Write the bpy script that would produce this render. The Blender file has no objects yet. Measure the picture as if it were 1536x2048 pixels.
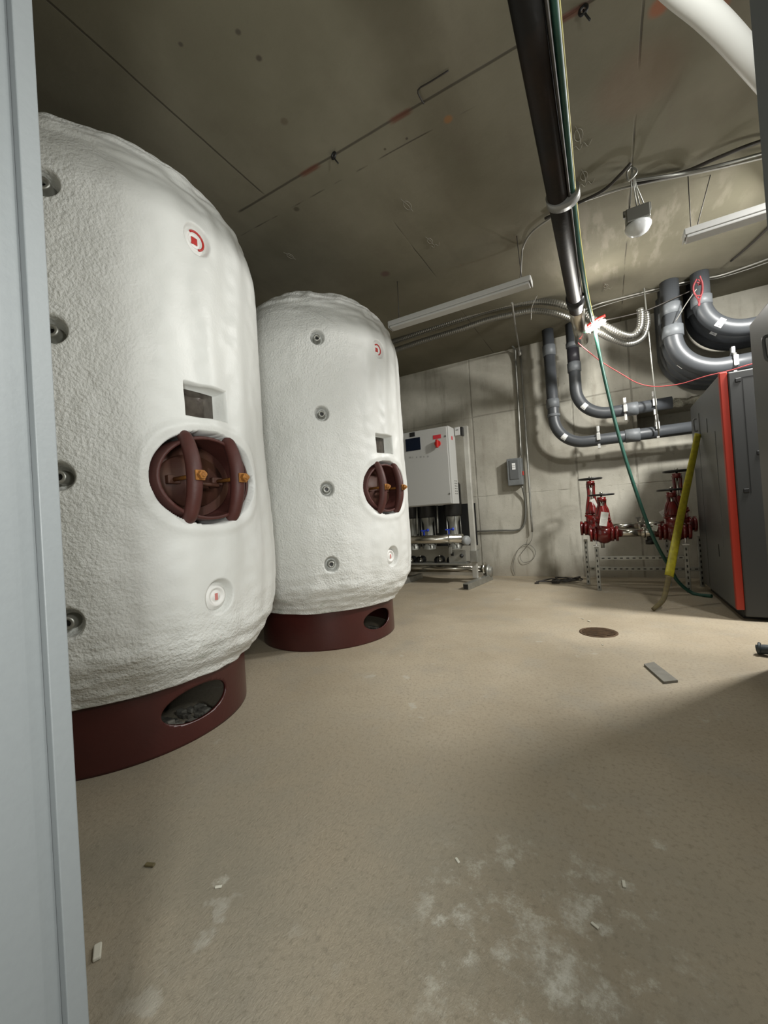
import bpy, bmesh, math, random
import numpy as np
from mathutils import Vector, Matrix, noise
random.seed(4)
R_ = math.radians
# ------------------------------------------------------------------ camera
H = 1.0
YAW, PIT, ROL, FOC = 0.503399, 0.0126732, -0.0660127, 812.47
cy, sy, cp, sp, cr, sr = math.cos(YAW), math.sin(YAW), math.cos(PIT), math.sin(PIT), math.cos(ROL), math.sin(ROL)
FWD = Vector((-sy*cp, cy*cp, sp)); R0 = Vector((cy, sy, 0)); U0 = R0.cross(FWD)
RGT = cr*R0 + sr*U0; UPV = -sr*R0 + cr*U0
CAM = Vector((0, 0, H))
sc = bpy.context.scene
cd = bpy.data.cameras.new('camera'); cam = bpy.data.objects.new('camera', cd); sc.collection.objects.link(cam)
m = Matrix((RGT, UPV, -FWD)).transposed().to_4x4(); m.translation = CAM; cam.matrix_world = m
cd.sensor_fit = 'VERTICAL'; cd.sensor_height = 36.0; cd.lens = FOC*36/2048; cd.clip_start = 0.02
sc.camera = cam
def ray(px, py): return FWD + RGT*((px-768)/FOC) - UPV*((py-1024)/FOC)
def aY(px, py, Y): d = ray(px, py); return CAM + d*(Y/d.y)
def aX(px, py, X): d = ray(px, py); return CAM + d*(X/d.x)
def aZ(px, py, Z): d = ray(px, py); return CAM + d*((Z-H)/d.z)
# ------------------------------------------------------------------ world, light, exposure
w = bpy.data.worlds.new('world'); sc.world = w; w.use_nodes = True
w.node_tree.nodes['Background'].inputs[0].default_value = (0.9, 1.0, 0.95, 1); w.node_tree.nodes['Background'].inputs[1].default_value = 0.05
sc.view_settings.view_transform = 'Standard'; sc.view_settings.look = 'None'; sc.view_settings.gamma = 1
sc.view_settings.use_curve_mapping = False; sc.view_settings.exposure = 0.0
def light(name, kind, loc, power, col=(1, 1, 1), size=0.1, look=None, spread=None, sizey=None, spot=None):
    l = bpy.data.lights.new(name, kind); l.energy = power; l.color = col
    if kind == 'AREA':
        l.size = size
        if sizey: l.shape = 'RECTANGLE'; l.size_y = sizey
        if spread: l.spread = R_(spread)
    else: l.shadow_soft_size = size
    if kind == 'SPOT': l.spot_size = R_(spot); l.spot_blend = 0.6
    o = bpy.data.objects.new(name, l); sc.collection.objects.link(o); o.location = loc
    if look is not None:
        o.rotation_euler = (Vector(look)-Vector(loc)).to_track_quat('-Z', 'Y').to_euler()
    return o
light('lamp_right_side', 'AREA', (1.50, 2.98, 3.1), 38, (1, .99, .96), .14, look=(0.2, 2.8, 0), sizey=.18)
light('fill_right_rear', 'AREA', (1.6, 4.0, 3.12), 150, (1, .99, .95), .2, look=(.1, 4.8, 0), sizey=.3)  # added fill out of view, lifts the back wall
light('lamp_doorway', 'AREA', (.30, -.5, 1.05), 28, (.98, 1, .97), .22, look=(-1.2, 1.6, 1.2), sizey=.3)
light('fill_near', 'POINT', (0.62, .8, 2.15), 12, (.99, 1, .96), .06)  # invented fill light, brightens the white duct and nearby floor
light('fill_side', 'AREA', (0.95, .62, 1.9), 21, (.98, 1, .96), .2, look=(-1.8, .8, 1.2), sizey=.3)  # extra unseen fill aimed at the nearer tank's left flank
light('lamp_far', 'POINT', (0.035, 4.86, 2.80), 26, (1, .97, .9), .03)
# ------------------------------------------------------------------ materials
def mat(name, col, rough=.6, metal=0, nz=None, bump=None, spec=None, emit=None, coat=None):
    """nz = (scale, second colour, amount[, detail]); bump = (scale, strength, distance)"""
    M = bpy.data.materials.new(name); M.use_nodes = True; nt = M.node_tree; b = nt.nodes['Principled BSDF']
    b.inputs['Base Color'].default_value = (*col, 1); b.inputs['Roughness'].default_value = rough; b.inputs['Metallic'].default_value = metal
    if spec is not None: b.inputs['Specular IOR Level'].default_value = spec
    if coat: b.inputs['Coat Weight'].default_value = coat
    if emit: b.inputs['Emission Color'].default_value = (*emit[0], 1); b.inputs['Emission Strength'].default_value = emit[1]
    tc = nt.nodes.new('ShaderNodeTexCoord')
    if nz:
        n = nt.nodes.new('ShaderNodeTexNoise'); n.inputs['Scale'].default_value = nz[0]; n.inputs['Detail'].default_value = 6
        nt.links.new(tc.outputs['Object'], n.inputs['Vector'])
        rp = nt.nodes.new('ShaderNodeMapRange'); rp.inputs[1].default_value = .35; rp.inputs[2].default_value = .68; rp.inputs[4].default_value = nz[2]
        nt.links.new(n.outputs[0], rp.inputs[0])
        mx = nt.nodes.new('ShaderNodeMix'); mx.data_type = 'RGBA'; mx.inputs[6].default_value = (*col, 1); mx.inputs[7].default_value = (*nz[1], 1)
        nt.links.new(rp.outputs[0], mx.inputs[0]); nt.links.new(mx.outputs[2], b.inputs['Base Color'])
    if bump:
        n = nt.nodes.new('ShaderNodeTexNoise'); n.inputs['Scale'].default_value = bump[0]; n.inputs['Detail'].default_value = 5
        nt.links.new(tc.outputs['Object'], n.inputs['Vector'])
        bp = nt.nodes.new('ShaderNodeBump'); bp.inputs['Strength'].default_value = bump[1]; bp.inputs['Distance'].default_value = bump[2]
        nt.links.new(n.outputs[0], bp.inputs['Height']); nt.links.new(bp.outputs[0], b.inputs['Normal'])
    return M
class NT:
    """tiny node helper for the concrete surfaces"""
    def __init__(s, M): s.M = M; s.t = M.node_tree; s.b = s.t.nodes['Principled BSDF']; s.tc = s.t.nodes.new('ShaderNodeTexCoord'); s.co = s.tc.outputs['Object']
    def n(s, k): return s.t.nodes.new(k)
    def l(s, a, b): s.t.links.new(a, b)
    def noise(s, scale, detail=6, rough=.55, vec=None, stretch=None, dist=0):
        v = vec or s.co
        if stretch:
            mp = s.n('ShaderNodeMapping'); mp.inputs['Scale'].default_value = stretch; s.l(v, mp.inputs['Vector']); v = mp.outputs[0]
        n = s.n('ShaderNodeTexNoise'); n.inputs['Scale'].default_value = scale; n.inputs['Detail'].default_value = detail; n.inputs['Roughness'].default_value = rough; n.inputs['Distortion'].default_value = dist
        s.l(v, n.inputs['Vector']); return n.outputs[0]
    def rng(s, a, lo, hi, o0=0., o1=1.):
        r = s.n('ShaderNodeMapRange'); r.interpolation_type = 'SMOOTHSTEP'; r.inputs[1].default_value = lo; r.inputs[2].default_value = hi; r.inputs[3].default_value = o0; r.inputs[4].default_value = o1
        s.l(a, r.inputs[0]); return r.outputs[0]
    def math(s, op, a, b=None):
        r = s.n('ShaderNodeMath'); r.operation = op
        for i, x in enumerate((a, b)):
            if x is None: continue
            if isinstance(x, (int, float)): r.inputs[i].default_value = x
            else: s.l(x, r.inputs[i])
        return r.outputs[0]
    def mix(s, f, a, b):
        r = s.n('ShaderNodeMix'); r.data_type = 'RGBA'
        if isinstance(f, (int, float)): r.inputs[0].default_value = f
        else: s.l(f, r.inputs[0])
        for i, x in ((6, a), (7, b)):
            if isinstance(x, tuple): r.inputs[i].default_value = (*x, 1)
            else: s.l(x, r.inputs[i])
        return r.outputs[2]
    def xyz(s):
        r = s.n('ShaderNodeSeparateXYZ'); s.l(s.co, r.inputs[0]); return r.outputs
    def band(s, a, c, wd):       # 1 on |a-c|<wd
        return s.rng(s.math('ABSOLUTE', s.math('SUBTRACT', a, c)), wd*.5, wd*1.3, 1., 0.)
    def spot(s, x, y, cx, cyy, rad):
        dx = s.math('SUBTRACT', x, cx); dy = s.math('SUBTRACT', y, cyy)
        d = s.math('SQRT', s.math('ADD', s.math('MULTIPLY', dx, dx), s.math('MULTIPLY', dy, dy)))
        return s.rng(d, rad*.4, rad, 1., 0.)
    def bump(s, h, strength, dist):
        b = s.n('ShaderNodeBump'); b.inputs['Strength'].default_value = strength; b.inputs['Distance'].default_value = dist; s.l(h, b.inputs['Height']); s.l(b.outputs[0], s.b.inputs['Normal'])
def newmat(name, rough=.8):
    M = bpy.data.materials.new(name); M.use_nodes = True; M.node_tree.nodes['Principled BSDF'].inputs['Roughness'].default_value = rough; return NT(M)

# floor concrete
k = newmat('floor_concrete', .62); x, y, z = k.xyz()
c = k.mix(k.rng(k.noise(1.1, 5), .35, .65), (.33, .275, .195), (.40, .34, .25))
c = k.mix(k.rng(k.noise(3.0, 8, .65), .45, .75, 0, .55), c, (.30, .275, .225))
c = k.mix(k.rng(k.noise(60, 5, .7), .48, .7, 0, .6), c, (.19, .16, .11))
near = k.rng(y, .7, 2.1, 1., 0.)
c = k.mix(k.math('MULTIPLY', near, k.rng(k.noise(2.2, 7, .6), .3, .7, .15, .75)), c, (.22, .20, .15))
wm = k.math('MULTIPLY', k.rng(k.noise(11, 9, .8), .5, .68), k.spot(x, y, -.2, .98, .42))
c = k.mix(k.math('MULTIPLY', wm, .7), c, (.60, .58, .50))
wm2 = k.math('MULTIPLY', k.rng(k.noise(9, 4, .5), .62, .70), k.rng(k.noise(1.2, 2), .5, .62))
c = k.mix(k.math('MULTIPLY', wm2, .5), c, (.48, .46, .40))
wx = k.math('ADD', x, k.math('MULTIPLY', k.math('SUBTRACT', k.noise(14, 5, .7), .5), .09)); wy = k.math('ADD', y, k.math('MULTIPLY', k.math('SUBTRACT', k.noise(17, 5, .7), .5), .09))
wgr = k.rng(k.noise(38, 8, .8), .42, .62, .15, 1)
for px, py, rr in ((1250, 1768, .022), (1150, 1830, .04), (1207, 1855, .022), (1110, 1925, .06), (925, 1830, .03), (1215, 2000, .04), (1190, 1795, .015), (880, 1845, .025), (1060, 1860, .03), (1010, 1905, .03), (1125, 1985, .035), (445, 1765, .02), (1020, 1725, .012), (1320, 1690, .02), (945, 1920, .025)):
    q = aZ(px, py, 0); c = k.mix(k.math('MULTIPLY', k.math('MULTIPLY', k.spot(wx, wy, q.x, q.y, rr*1.25), wgr), .7), c, (.56, .54, .47))
k.l(c, k.b.inputs['Base Color'])
hh = k.math('ADD', k.math('MULTIPLY', k.noise(110, 6, .75, stretch=(1, .5, 1)), k.rng(y, .8, 3, 1., .3)), k.math('MULTIPLY', k.noise(9, 4), .5))
k.bump(hh, .6, .010); k.l(k.rng(k.noise(2, 4), .3, .7, .5, .75), k.b.inputs['Roughness']); M_FLOOR = k.M
# ceiling concrete with board joints, rust and holes
k = newmat('ceiling_concrete', .85); x, y, z = k.xyz()
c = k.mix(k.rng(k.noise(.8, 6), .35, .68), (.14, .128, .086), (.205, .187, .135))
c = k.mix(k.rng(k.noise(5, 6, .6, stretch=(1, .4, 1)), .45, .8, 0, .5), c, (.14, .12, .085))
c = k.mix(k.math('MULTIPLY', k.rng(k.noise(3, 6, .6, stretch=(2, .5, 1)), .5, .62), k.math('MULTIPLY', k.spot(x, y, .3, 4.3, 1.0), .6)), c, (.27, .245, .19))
wob = k.math('MULTIPLY', k.math('SUBTRACT', k.noise(1.3, 3), .5), .02)
yw = k.math('ADD', y, wob); xw = k.math('ADD', x, wob)
s1 = k.math('MULTIPLY', k.band(yw, 2.185, .009), k.rng(x, -2.3, -2.25))
s2 = k.math('MULTIPLY', k.band(xw, -2.0, .006), k.rng(y, 2.12, 2.18, 1., 0.))
s3 = k.math('MULTIPLY', k.math('MULTIPLY', k.band(yw, 2.37, .005), k.rng(x, -.7, -.5, 1., 0.)), k.rng(k.noise(4, 2), .4, .55))
s4 = k.math('MULTIPLY', k.band(xw, .30, .006), k.rng(k.noise(3, 2), .42, .6))
s5 = k.math('MULTIPLY', k.band(xw, -1.35, .005), k.rng(k.noise(2, 2), .42, .6))
s5 = k.math('MULTIPLY', s5, k.rng(y, 2.9, 3.0))
sm = k.math('MAXIMUM', k.math('MAXIMUM', s1, s2), k.math('MAXIMUM', s3, k.math('MAXIMUM', s4, s5)))
c = k.mix(k.math('MULTIPLY', sm, .8), c, (.045, .037, .025))
ru = k.math('MULTIPLY', k.band(y, 2.19, .022), k.math('MAXIMUM', k.band(x, -.92, .07), k.math('MAXIMUM', k.band(x, -1.6, .08), k.band(x, -.05, .12))))
c = k.mix(k.math('MULTIPLY', ru, .75), c, (.12, .035, .018))
for (cx, cyy, rr, col) in ((-.69, 2.36, .035, (.32, .15, .05)), (.37, 2.39, .06, (.34, .11, .05)), (.63, 2.55, .05, (.3, .12, .06)), (.3, 2.75, .3, (.20, .12, .08)), (-1.39, 1.54, .02, (.04, .03, .02)), (-1.39, 1.41, .018, (.05, .04, .03)), (-1.66, 1.3, .015, (.05, .04, .03)), (-1.74, 3.5, .06, (.10, .05, .045)), (-1.51, 1.85, .03, (.1, .08, .05)), (-.86, 1.35, .03, (.1, .07, .04)), (-1.9, 2.4, .03, (.06, .05, .03)), (-.95, 2.34, .012, (.04, .03, .02)), (-1.1, 2.33, .012, (.05, .04, .02))):
    c = k.mix(k.math('MULTIPLY', k.spot(xw, yw, cx, cyy, rr), .75 if rr < .2 else .35), c, col)
k.l(c, k.b.inputs['Base Color'])
k.bump(k.math('SUBTRACT', k.math('ADD', k.noise(6, 6, .6), k.math('MULTIPLY', k.noise(40, 3), .15)), k.math('MULTIPLY', sm, 1.6)), .3, .008); M_CEIL = k.M
# wall concrete, shuttering panels
k = newmat('wall_concrete', .82); x, y, z = k.xyz()
c = k.mix(k.rng(k.noise(1.0, 6, .6), .35, .68), (.34, .32, .265), (.50, .48, .41))
c = k.mix(k.rng(k.noise(2.2, 6, .6, stretch=(3, 3, .5)), .5, .75, 0, .6), c, (.22, .20, .155))
c = k.mix(k.rng(k.noise(30, 4), .6, .75, 0, .35), c, (.1, .09, .07))
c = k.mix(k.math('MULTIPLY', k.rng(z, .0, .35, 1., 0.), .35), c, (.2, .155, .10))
wob = k.math('MULTIPLY', k.math('SUBTRACT', k.noise(2, 3), .5), .03); xw = k.math('ADD', x, wob); zw = k.math('ADD', z, wob)
sm = k.math('MAXIMUM', k.band(zw, 2.45, .01), k.math('MAXIMUM', k.band(xw, -1.75, .012), k.band(xw, -.34, .012)))
sm = k.math('MAXIMUM', sm, k.math('MAXIMUM', k.band(xw, .36, .012), k.math('MULTIPLY', k.band(zw, 1.22, .007), k.rng(k.noise(2, 2), .5, .6))))
c = k.mix(k.math('MULTIPLY', k.math('MULTIPLY', sm, k.rng(k.noise(3, 3), .35, .6)), .5), c, (.11, .10, .075)); k.l(c, k.b.inputs['Base Color'])
k.bump(k.math('SUBTRACT', k.math('ADD', k.noise(5, 7, .6), k.math('MULTIPLY', k.noise(60, 3), .2)), k.math('MULTIPLY', sm, .8)), .5, .012); M_WALL = k.M
# broken concrete edge
k = newmat('rough_concrete', .9)
k.l(k.mix(k.rng(k.noise(14, 8, .7), .35, .65), (.16, .15, .11), (.48, .46, .37)), k.b.inputs['Base Color']); k.bump(k.noise(22, 8, .75), 1, .03); M_ROUGH = k.M
# foam jacket
k = newmat('spray_foam_coating', .42); x, y, z = k.xyz(); k.b.inputs['Specular IOR Level'].default_value = .45
c = k.mix(k.rng(k.noise(2.2, 5), .35, .7), (.67, .675, .645), (.73, .735, .71))
gr = k.math('MULTIPLY', k.rng(k.noise(4, 7, .65), .52, .66), k.rng(z, .42, .62, 1., 0.))
gr = k.math('MULTIPLY', gr, k.rng(y, -.2, .1, 1., 0.))
c = k.mix(k.math('MULTIPLY', gr, .55), c, (.17, .24, .15)); k.l(c, k.b.inputs['Base Color'])
ruf = k.math('MAXIMUM', k.rng(z, .45, .75, 1., 0.), k.rng(k.math('ADD', y, k.math('MULTIPLY', k.noise(2, 3), .35)), -.38, .0, 1., 0.))
ruf = k.math('MAXIMUM', ruf, k.rng(z, 2.6, 2.8, 0., 1.))
hh = k.math('MULTIPLY', k.math('ADD', k.noise(80, 3, .5), k.math('MULTIPLY', k.noise(34, 2), .6)), k.math('ADD', k.math('MULTIPLY', ruf, .88), .12))
k.bump(hh, .75, .011); M_FOAM = k.M

M_RED = mat('oxide_red_primer', (.055, .012, .010), .3, 0, (6, (.040, .009, .008), .6), (60, .15, .003))
M_BROWN = mat('brown_primer_steel', (.085, .024, .019), .55, 0, (8, (.055, .017, .013), .8), (50, .3, .004))
M_BROWN2 = mat('dark_brown_plate', (.06, .020, .014), .6, 0, (9, (.10, .045, .018), .5), (30, .3, .004))
M_RUST = mat('yellow_rusted_bolt', (.42, .19, .04), .6, .2, (60, (.24, .09, .02), .9))
M_STEEL = mat('galvanised_steel', (.42, .42, .39), .4, .75, (12, (.28, .28, .25), .8))
M_STAIN = mat('stainless_steel', (.62, .60, .54), .22, 1.0, (5, (.45, .43, .38), .5))
M_POST = mat('satin_steel_post', (.55, .54, .49), .35, .35, (4, (.38, .37, .33), .8))
M_DSTEEL = mat('dull_steel', (.2, .2, .18), .45, .6)
M_WHITEP = mat('white_enamel', (.50, .50, .48), .45)
M_PANEL = mat('light_grey_enamel', (.42, .42, .40), .4)
M_GREYP = mat('grey_enamel_box', (.16, .17, .17), .5, 0, (20, (.12, .125, .125), .6))
M_JAMB = mat('pale_grey_door_frame_paint', (.175, .188, .19), .5, 0, (90, (.165, .177, .18), .6), (160, .15, .002))
M_BOIL = mat('dark_grey_boiler_panel', (.036, .037, .036), .5, 0, None, (200, .1, .001))
M_BOIL2 = mat('mid_grey_boiler_side', (.085, .087, .085), .42)
M_ORANGE = mat('orange_red_strip', (.32, .022, .008), .45)
M_BLACK = mat('black_plastic', (.012, .012, .012), .45)
M_DARK = mat('dark_cast_iron', (.02, .02, .02), .4, .3)
M_BLKPIPE = mat('black_steel_pipe', (.008, .007, .006), .5, 0, (5, (.020, .012, .008), .9), (35, .3, .003), .22)
M_PVC = mat('grey_pvc', (.062, .067, .073), .42, 0, (3, (.05, .054, .06), .6))
M_PVCL = mat('pale_grey_pvc_coupling', (.14, .15, .16), .5, 0, (30, (.11, .12, .125), .6))
M_ZINC = mat('bright_zinc_clamp', (.8, .8, .78), .3, .8)
M_WLABEL = mat('white_sticker', (.8, .8, .78), .5)
M_REDV = mat('red_gloss_enamel', (.13, .009, .008), .22, 0, (14, (.08, .006, .005), .6), None, None, None, .5)
M_REDL = mat('red_label', (.5, .03, .04), .5)
M_REDPL = mat('red_plastic', (.45, .02, .015), .4)
M_BLUE = mat('blue_plastic', (.02, .05, .42), .4)
M_NAVY = mat('dark_blue_screen', (.006, .010, .022), .25)
M_GLASS = mat('glossy_brown_plate', (.11, .095, .08), .08, .3, (18, (.05, .042, .035), .9), (9, .25, .006))
M_WCAP = mat('white_plug_plastic', (.74, .73, .70), .5)
M_GASK = mat('grey_foam_recess', (.34, .34, .31), .8)
M_GREEN = mat('green_rubber_hose', (.018, .085, .06), .45, 0, (30, (.012, .055, .042), .7))
M_YSTR = mat('yellow_hose_stripe', (.5, .45, .12), .5)
M_YEL = mat('yellow_lay_flat_hose', (.36, .32, .012), .55, 0, (25, (.2, .17, .012), .8), (40, .5, .005))
M_TAN = mat('muddy_hose_end', (.10, .08, .04), .8, 0, (30, (.16, .13, .05), .8))
M_TAPE = mat('silver_duct_tape', (.27, .27, .26), .4, .3)
M_WIRE = mat('dull_white_conduit', (.33, .32, .29), .4, .4)
M_CABLE = mat('dark_cable', (.035, .03, .025), .6)
M_PINK = mat('red_wire', (.42, .06, .06), .5)
M_ROD = mat('zinc_threaded_rod', (.42, .42, .38), .4, .6, None, (300, .6, .003))
M_LENS = mat('white_glass_lens', (.75, .77, .78), .12)
M_LED = mat('lit_work_lamp', (1, 1, 1), .5, emit=((1, .97, .93), 38))
M_CHALK = mat('white_chalk', (.30, .285, .235), .9)
M_CARD = mat('grey_cardboard', (.21, .20, .17), .85, 0, (20, (.15, .14, .12), .7))
M_PEB = mat('white_mortar_crumb', (.55, .53, .45), .9)
M_RUSTD = mat('rusty_drain_cover', (.07, .042, .022), .75, .3, (25, (.12, .07, .035), .8), (60, .6, .006))
M_WDUCT = mat('white_plastic_duct', (.82, .82, .79), .5)
M_TAGM = mat('printed_white_tag', (.62, .62, .57), .7)
M_INK = mat('grey_print', (.3, .3, .29), .7)
M_DIRT = mat('dark_rubble', (.05, .045, .035), .9, 0, (20, (.22, .21, .18), .8))
# ------------------------------------------------------------------ mesh helpers
def rotframe(d):
    d = Vector(d).normalized(); a = Vector((0, 0, 1)) if abs(d.z) < .95 else Vector((1, 0, 0))
    u = d.cross(a).normalized(); v = d.cross(u); return u, v
def crom(pts, sub=8):
    P = [Vector(p) for p in pts]; P = [P[0]*2-P[1]]+P+[P[-1]*2-P[-2]]; out = []
    for i in range(1, len(P)-2):
        a, b, c_, d = P[i-1:i+3]
        for j in range(sub):
            t = j/sub; out.append(.5*((2*b)+(c_-a)*t+(2*a-5*b+4*c_-d)*t*t+(3*b-a-3*c_+d)*t**3))
    out.append(P[-2]); return out
class MB:
    def __init__(s): s.v = []; s.f = []; s.mi = []; s.sm = []; s.cur = 0
    def _add(s, v, f, smooth=False):
        o = len(s.v); s.v += [tuple(q) for q in v]; s.f += [tuple(i+o for i in q) for q in f]; s.mi += [s.cur]*len(f); s.sm += [smooth]*len(f); return s
    def mat(s, i): s.cur = i; return s
    def box(s, x0, x1, y0, y1, z0, z1, bev=0, T=None):
        bm = bmesh.new(); bmesh.ops.create_cube(bm, size=1)
        for q in bm.verts: q.co = Vector((x0+(q.co.x+.5)*(x1-x0), y0+(q.co.y+.5)*(y1-y0), z0+(q.co.z+.5)*(z1-z0)))
        if bev: bmesh.ops.bevel(bm, geom=list(bm.edges), offset=bev, segments=2, affect='EDGES', profile=.5)
        bm.normal_update(); vs = [q.co.copy() for q in bm.verts]
        if T: vs = [T @ q for q in vs]
        fs = [[q.index for q in f.verts] for f in bm.faces]; bm.free(); return s._add(vs, fs)
    def bar(s, a, b, wx, wy, up=(0, 0, 1), bev=0):
        a, b = Vector(a), Vector(b); d = (b-a).normalized(); u = d.cross(Vector(up))
        u = u.normalized() if u.length > 1e-4 else Vector((1, 0, 0)); v = d.cross(u)
        T = Matrix((u, v, d)).transposed().to_4x4(); T.translation = a
        return s.box(-wx/2, wx/2, -wy/2, wy/2, 0, (b-a).length, bev, T)
    def tube(s, pts, r, seg=14, cap=True, closed=False, smooth=True, sx=1.0, hint=None):
        P = [Vector(p) for p in pts]; n = len(P); rr = r if hasattr(r, '__len__') else [r]*n
        T = [((P[(i+1) % n]-P[i-1]) if closed or 0 < i < n-1 else (P[1]-P[0] if i == 0 else P[-1]-P[-2])).normalized() for i in range(n)]
        u, v = rotframe(T[0]) if hint is None else ((Vector(hint)-T[0]*Vector(hint).dot(T[0])).normalized(), None)
        vs = []; fs = []
        for i in range(n):
            u = (u-T[i]*u.dot(T[i])).normalized(); v = T[i].cross(u)
            for j in range(seg):
                a = 2*math.pi*j/seg; vs.append(P[i]+(u*math.cos(a)*sx+v*math.sin(a))*rr[i])
        for i in range(n if closed else n-1):
            for j in range(seg):
                a, b = i*seg, ((i+1) % n)*seg; fs.append((a+j, a+(j+1) % seg, b+(j+1) % seg, b+j))
        s._add(vs, fs, smooth)
        if cap and not closed:
            o = len(s.v)-len(vs); s.f += [tuple(o+j for j in range(seg))[::-1], tuple(o+(n-1)*seg+j for j in range(seg))]; s.mi += [s.cur]*2; s.sm += [False]*2
        return s
    def cyl(s, a, b, r, r2=None, seg=20, cap=True): return s.tube([a, b], [r, r if r2 is None else r2], seg, cap)
    def lathe(s, prof, o=(0, 0, 0), ax=(0, 0, 1), seg=28, smooth=True, sx=1.0):
        o = Vector(o); d = Vector(ax).normalized(); u, v = rotframe(d); vs = []; fs = []; n = len(prof)
        for r, h in prof:
            for j in range(seg):
                a = 2*math.pi*j/seg; vs.append(o+d*h+(u*math.cos(a)*sx+v*math.sin(a))*r)
        for i in range(n-1):
            for j in range(seg): fs.append((i*seg+j, i*seg+(j+1) % seg, (i+1)*seg+(j+1) % seg, (i+1)*seg+j))
        return s._add(vs, fs, smooth)
    def ball(s, c_, r, seg=14, sc_=(1, 1, 1)):
        n = 8; prof = [(max(1e-4, math.sin(math.pi*i/n))*r, -math.cos(math.pi*i/n)*r) for i in range(n+1)]
        o = len(s.v); s.lathe(prof, (0, 0, 0), (0, 0, 1), seg)
        s.v[o:] = [(c_[0]+q[0]*sc_[0], c_[1]+q[1]*sc_[1], c_[2]+q[2]*sc_[2]) for q in s.v[o:]]; return s
    def ring(s, c_, ax, R, r, seg=28, rs=8):
        u, v = rotframe(ax); c_ = Vector(c_)
        return s.tube([c_+(u*math.cos(2*math.pi*i/seg)+v*math.sin(2*math.pi*i/seg))*R for i in range(seg)], r, rs, closed=True)
    def build(s, name, mats, parent=None, label=None):
        me = bpy.data.meshes.new(name); me.from_pydata([tuple(q) for q in s.v], [], s.f); me.update()
        mats = mats if isinstance(mats, (list, tuple)) else [mats]
        for q in mats: me.materials.append(q)
        for p, a, b in zip(me.polygons, s.mi, s.sm): p.material_index = a; p.use_smooth = b
        bm = bmesh.new(); bm.from_mesh(me); bmesh.ops.recalc_face_normals(bm, faces=bm.faces); bm.to_mesh(me); bm.free()
        o = bpy.data.objects.new(name, me); sc.collection.objects.link(o)
        if parent: o.parent = parent
        if label: o['label'] = label
        return o
def each(b, name, mats, parent=None, label=None):
    """build every loose piece of b as an object of its own"""
    par = list(range(len(b.v)))
    def fd(i):
        while par[i] != i: par[i] = par[par[i]]; i = par[i]
        return i
    for f in b.f:
        for q in f[1:]: par[fd(q)] = fd(f[0])
    groups = {}
    for fi, f in enumerate(b.f): groups.setdefault(fd(f[0]), []).append(fi)
    out = []
    for fl in groups.values():
        nb = MB(); ids = sorted({q for fi in fl for q in b.f[fi]}); mp = {q: i for i, q in enumerate(ids)}
        nb.v = [b.v[q] for q in ids]; nb.f = [tuple(mp[q] for q in b.f[fi]) for fi in fl]; nb.mi = [b.mi[fi] for fi in fl]; nb.sm = [b.sm[fi] for fi in fl]
        out.append(nb.build(name, mats, parent, label))
    return out
def thing(name, label, cat, loc=(0, 0, 0), rz=0, group=None):
    o = bpy.data.objects.new(name, None); sc.collection.objects.link(o); o.location = loc; o.rotation_euler = (0, 0, rz)
    o.empty_display_size = .1; o['label'] = label; o['category'] = cat
    if group: o['group'] = group
    return o
def tag(o, label, cat, group=None):
    o['label'] = label; o['category'] = cat
    if group: o['group'] = group
    return o
def struct(name, mb, mats):
    o = mb.build(name, mats); o['kind'] = 'structure'; return o
def kids(o): return [q for q in bpy.data.objects if q.parent == o]
def copy_tree(o, parent=None):
    c_ = o.copy(); sc.collection.objects.link(c_); c_.parent = parent
    for ch in kids(o): copy_tree(ch, c_)
    return c_
# ------------------------------------------------------------------ room
ZC = 3.35; YW = 6.2
struct('floor', MB().box(-3.7, 3.7, -2.5, YW+.6, -.12, 0), M_FLOOR)
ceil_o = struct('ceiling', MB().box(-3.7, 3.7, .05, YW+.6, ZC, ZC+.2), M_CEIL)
nx0, nx1, nz0, nz1 = .40, 1.9, 1.90, 2.13
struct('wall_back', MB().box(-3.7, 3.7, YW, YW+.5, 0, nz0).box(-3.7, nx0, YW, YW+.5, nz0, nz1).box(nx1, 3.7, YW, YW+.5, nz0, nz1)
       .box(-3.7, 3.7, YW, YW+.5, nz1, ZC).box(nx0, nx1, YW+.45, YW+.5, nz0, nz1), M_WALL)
struct('wall_left', MB().box(-3.85, -3.6, .05, YW+.5, 0, ZC), M_WALL)
struct('wall_right', MB().box(3.4, 3.7, .05, YW+.5, 0, ZC), M_WALL)
struct('wall_front', MB().box(-3.7, -.78, .06, .25, 0, ZC).box(.16, 3.7, .06, .25, 0, ZC).box(-.78, .16, .06, .25, 2.32, ZC), M_WALL)
# rough broken lip above the pipe opening in the back wall
bm = MB(); N = 60
vs = []; fs = []
for i in range(N+1):
    X = nx0+.12+(1.5-nx0)*i/N
    for j in range(7):
        t = j/6; n_ = noise.fractal(Vector((X*9, t*3, 1.7)), 1, 2, 4)
        vs.append((X, YW-.005-.055*math.sin(math.pi*t)*(.7+.5*n_), nz1-.012+.105*t+.02*n_))
for i in range(N):
    for j in range(6): a = i*7+j; fs.append((a, a+1, a+8, a+7))
bm._add(vs, fs, True); struct('trim_1', bm, M_ROUGH)
# door frame the camera stands in: far leg stands at x=-0.70, near section steps back
j0, j1, j2 = .293, .2675, .05
dl = MB().box(-.80, -.70, j1, j0, 0, 2.3, .0015).box(-.80, -.716, j2, j1-.0005, 0, 2.3).box(-.86, -.80, j0-.042, j0, 0, 2.32)
dl.box(.0838, .19, .24, j0, 0, 2.3, .0015).box(.0998, .19, j2, .24, 0, 2.3).box(.19, .25, j0-.042, j0, 0, 2.32)
dl.box(-.80, .19, j1, j0, 2.20, 2.32).box(-.80, .19, j2, j1, 2.216, 2.32)
struct('trim_2', dl, M_JAMB)
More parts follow.
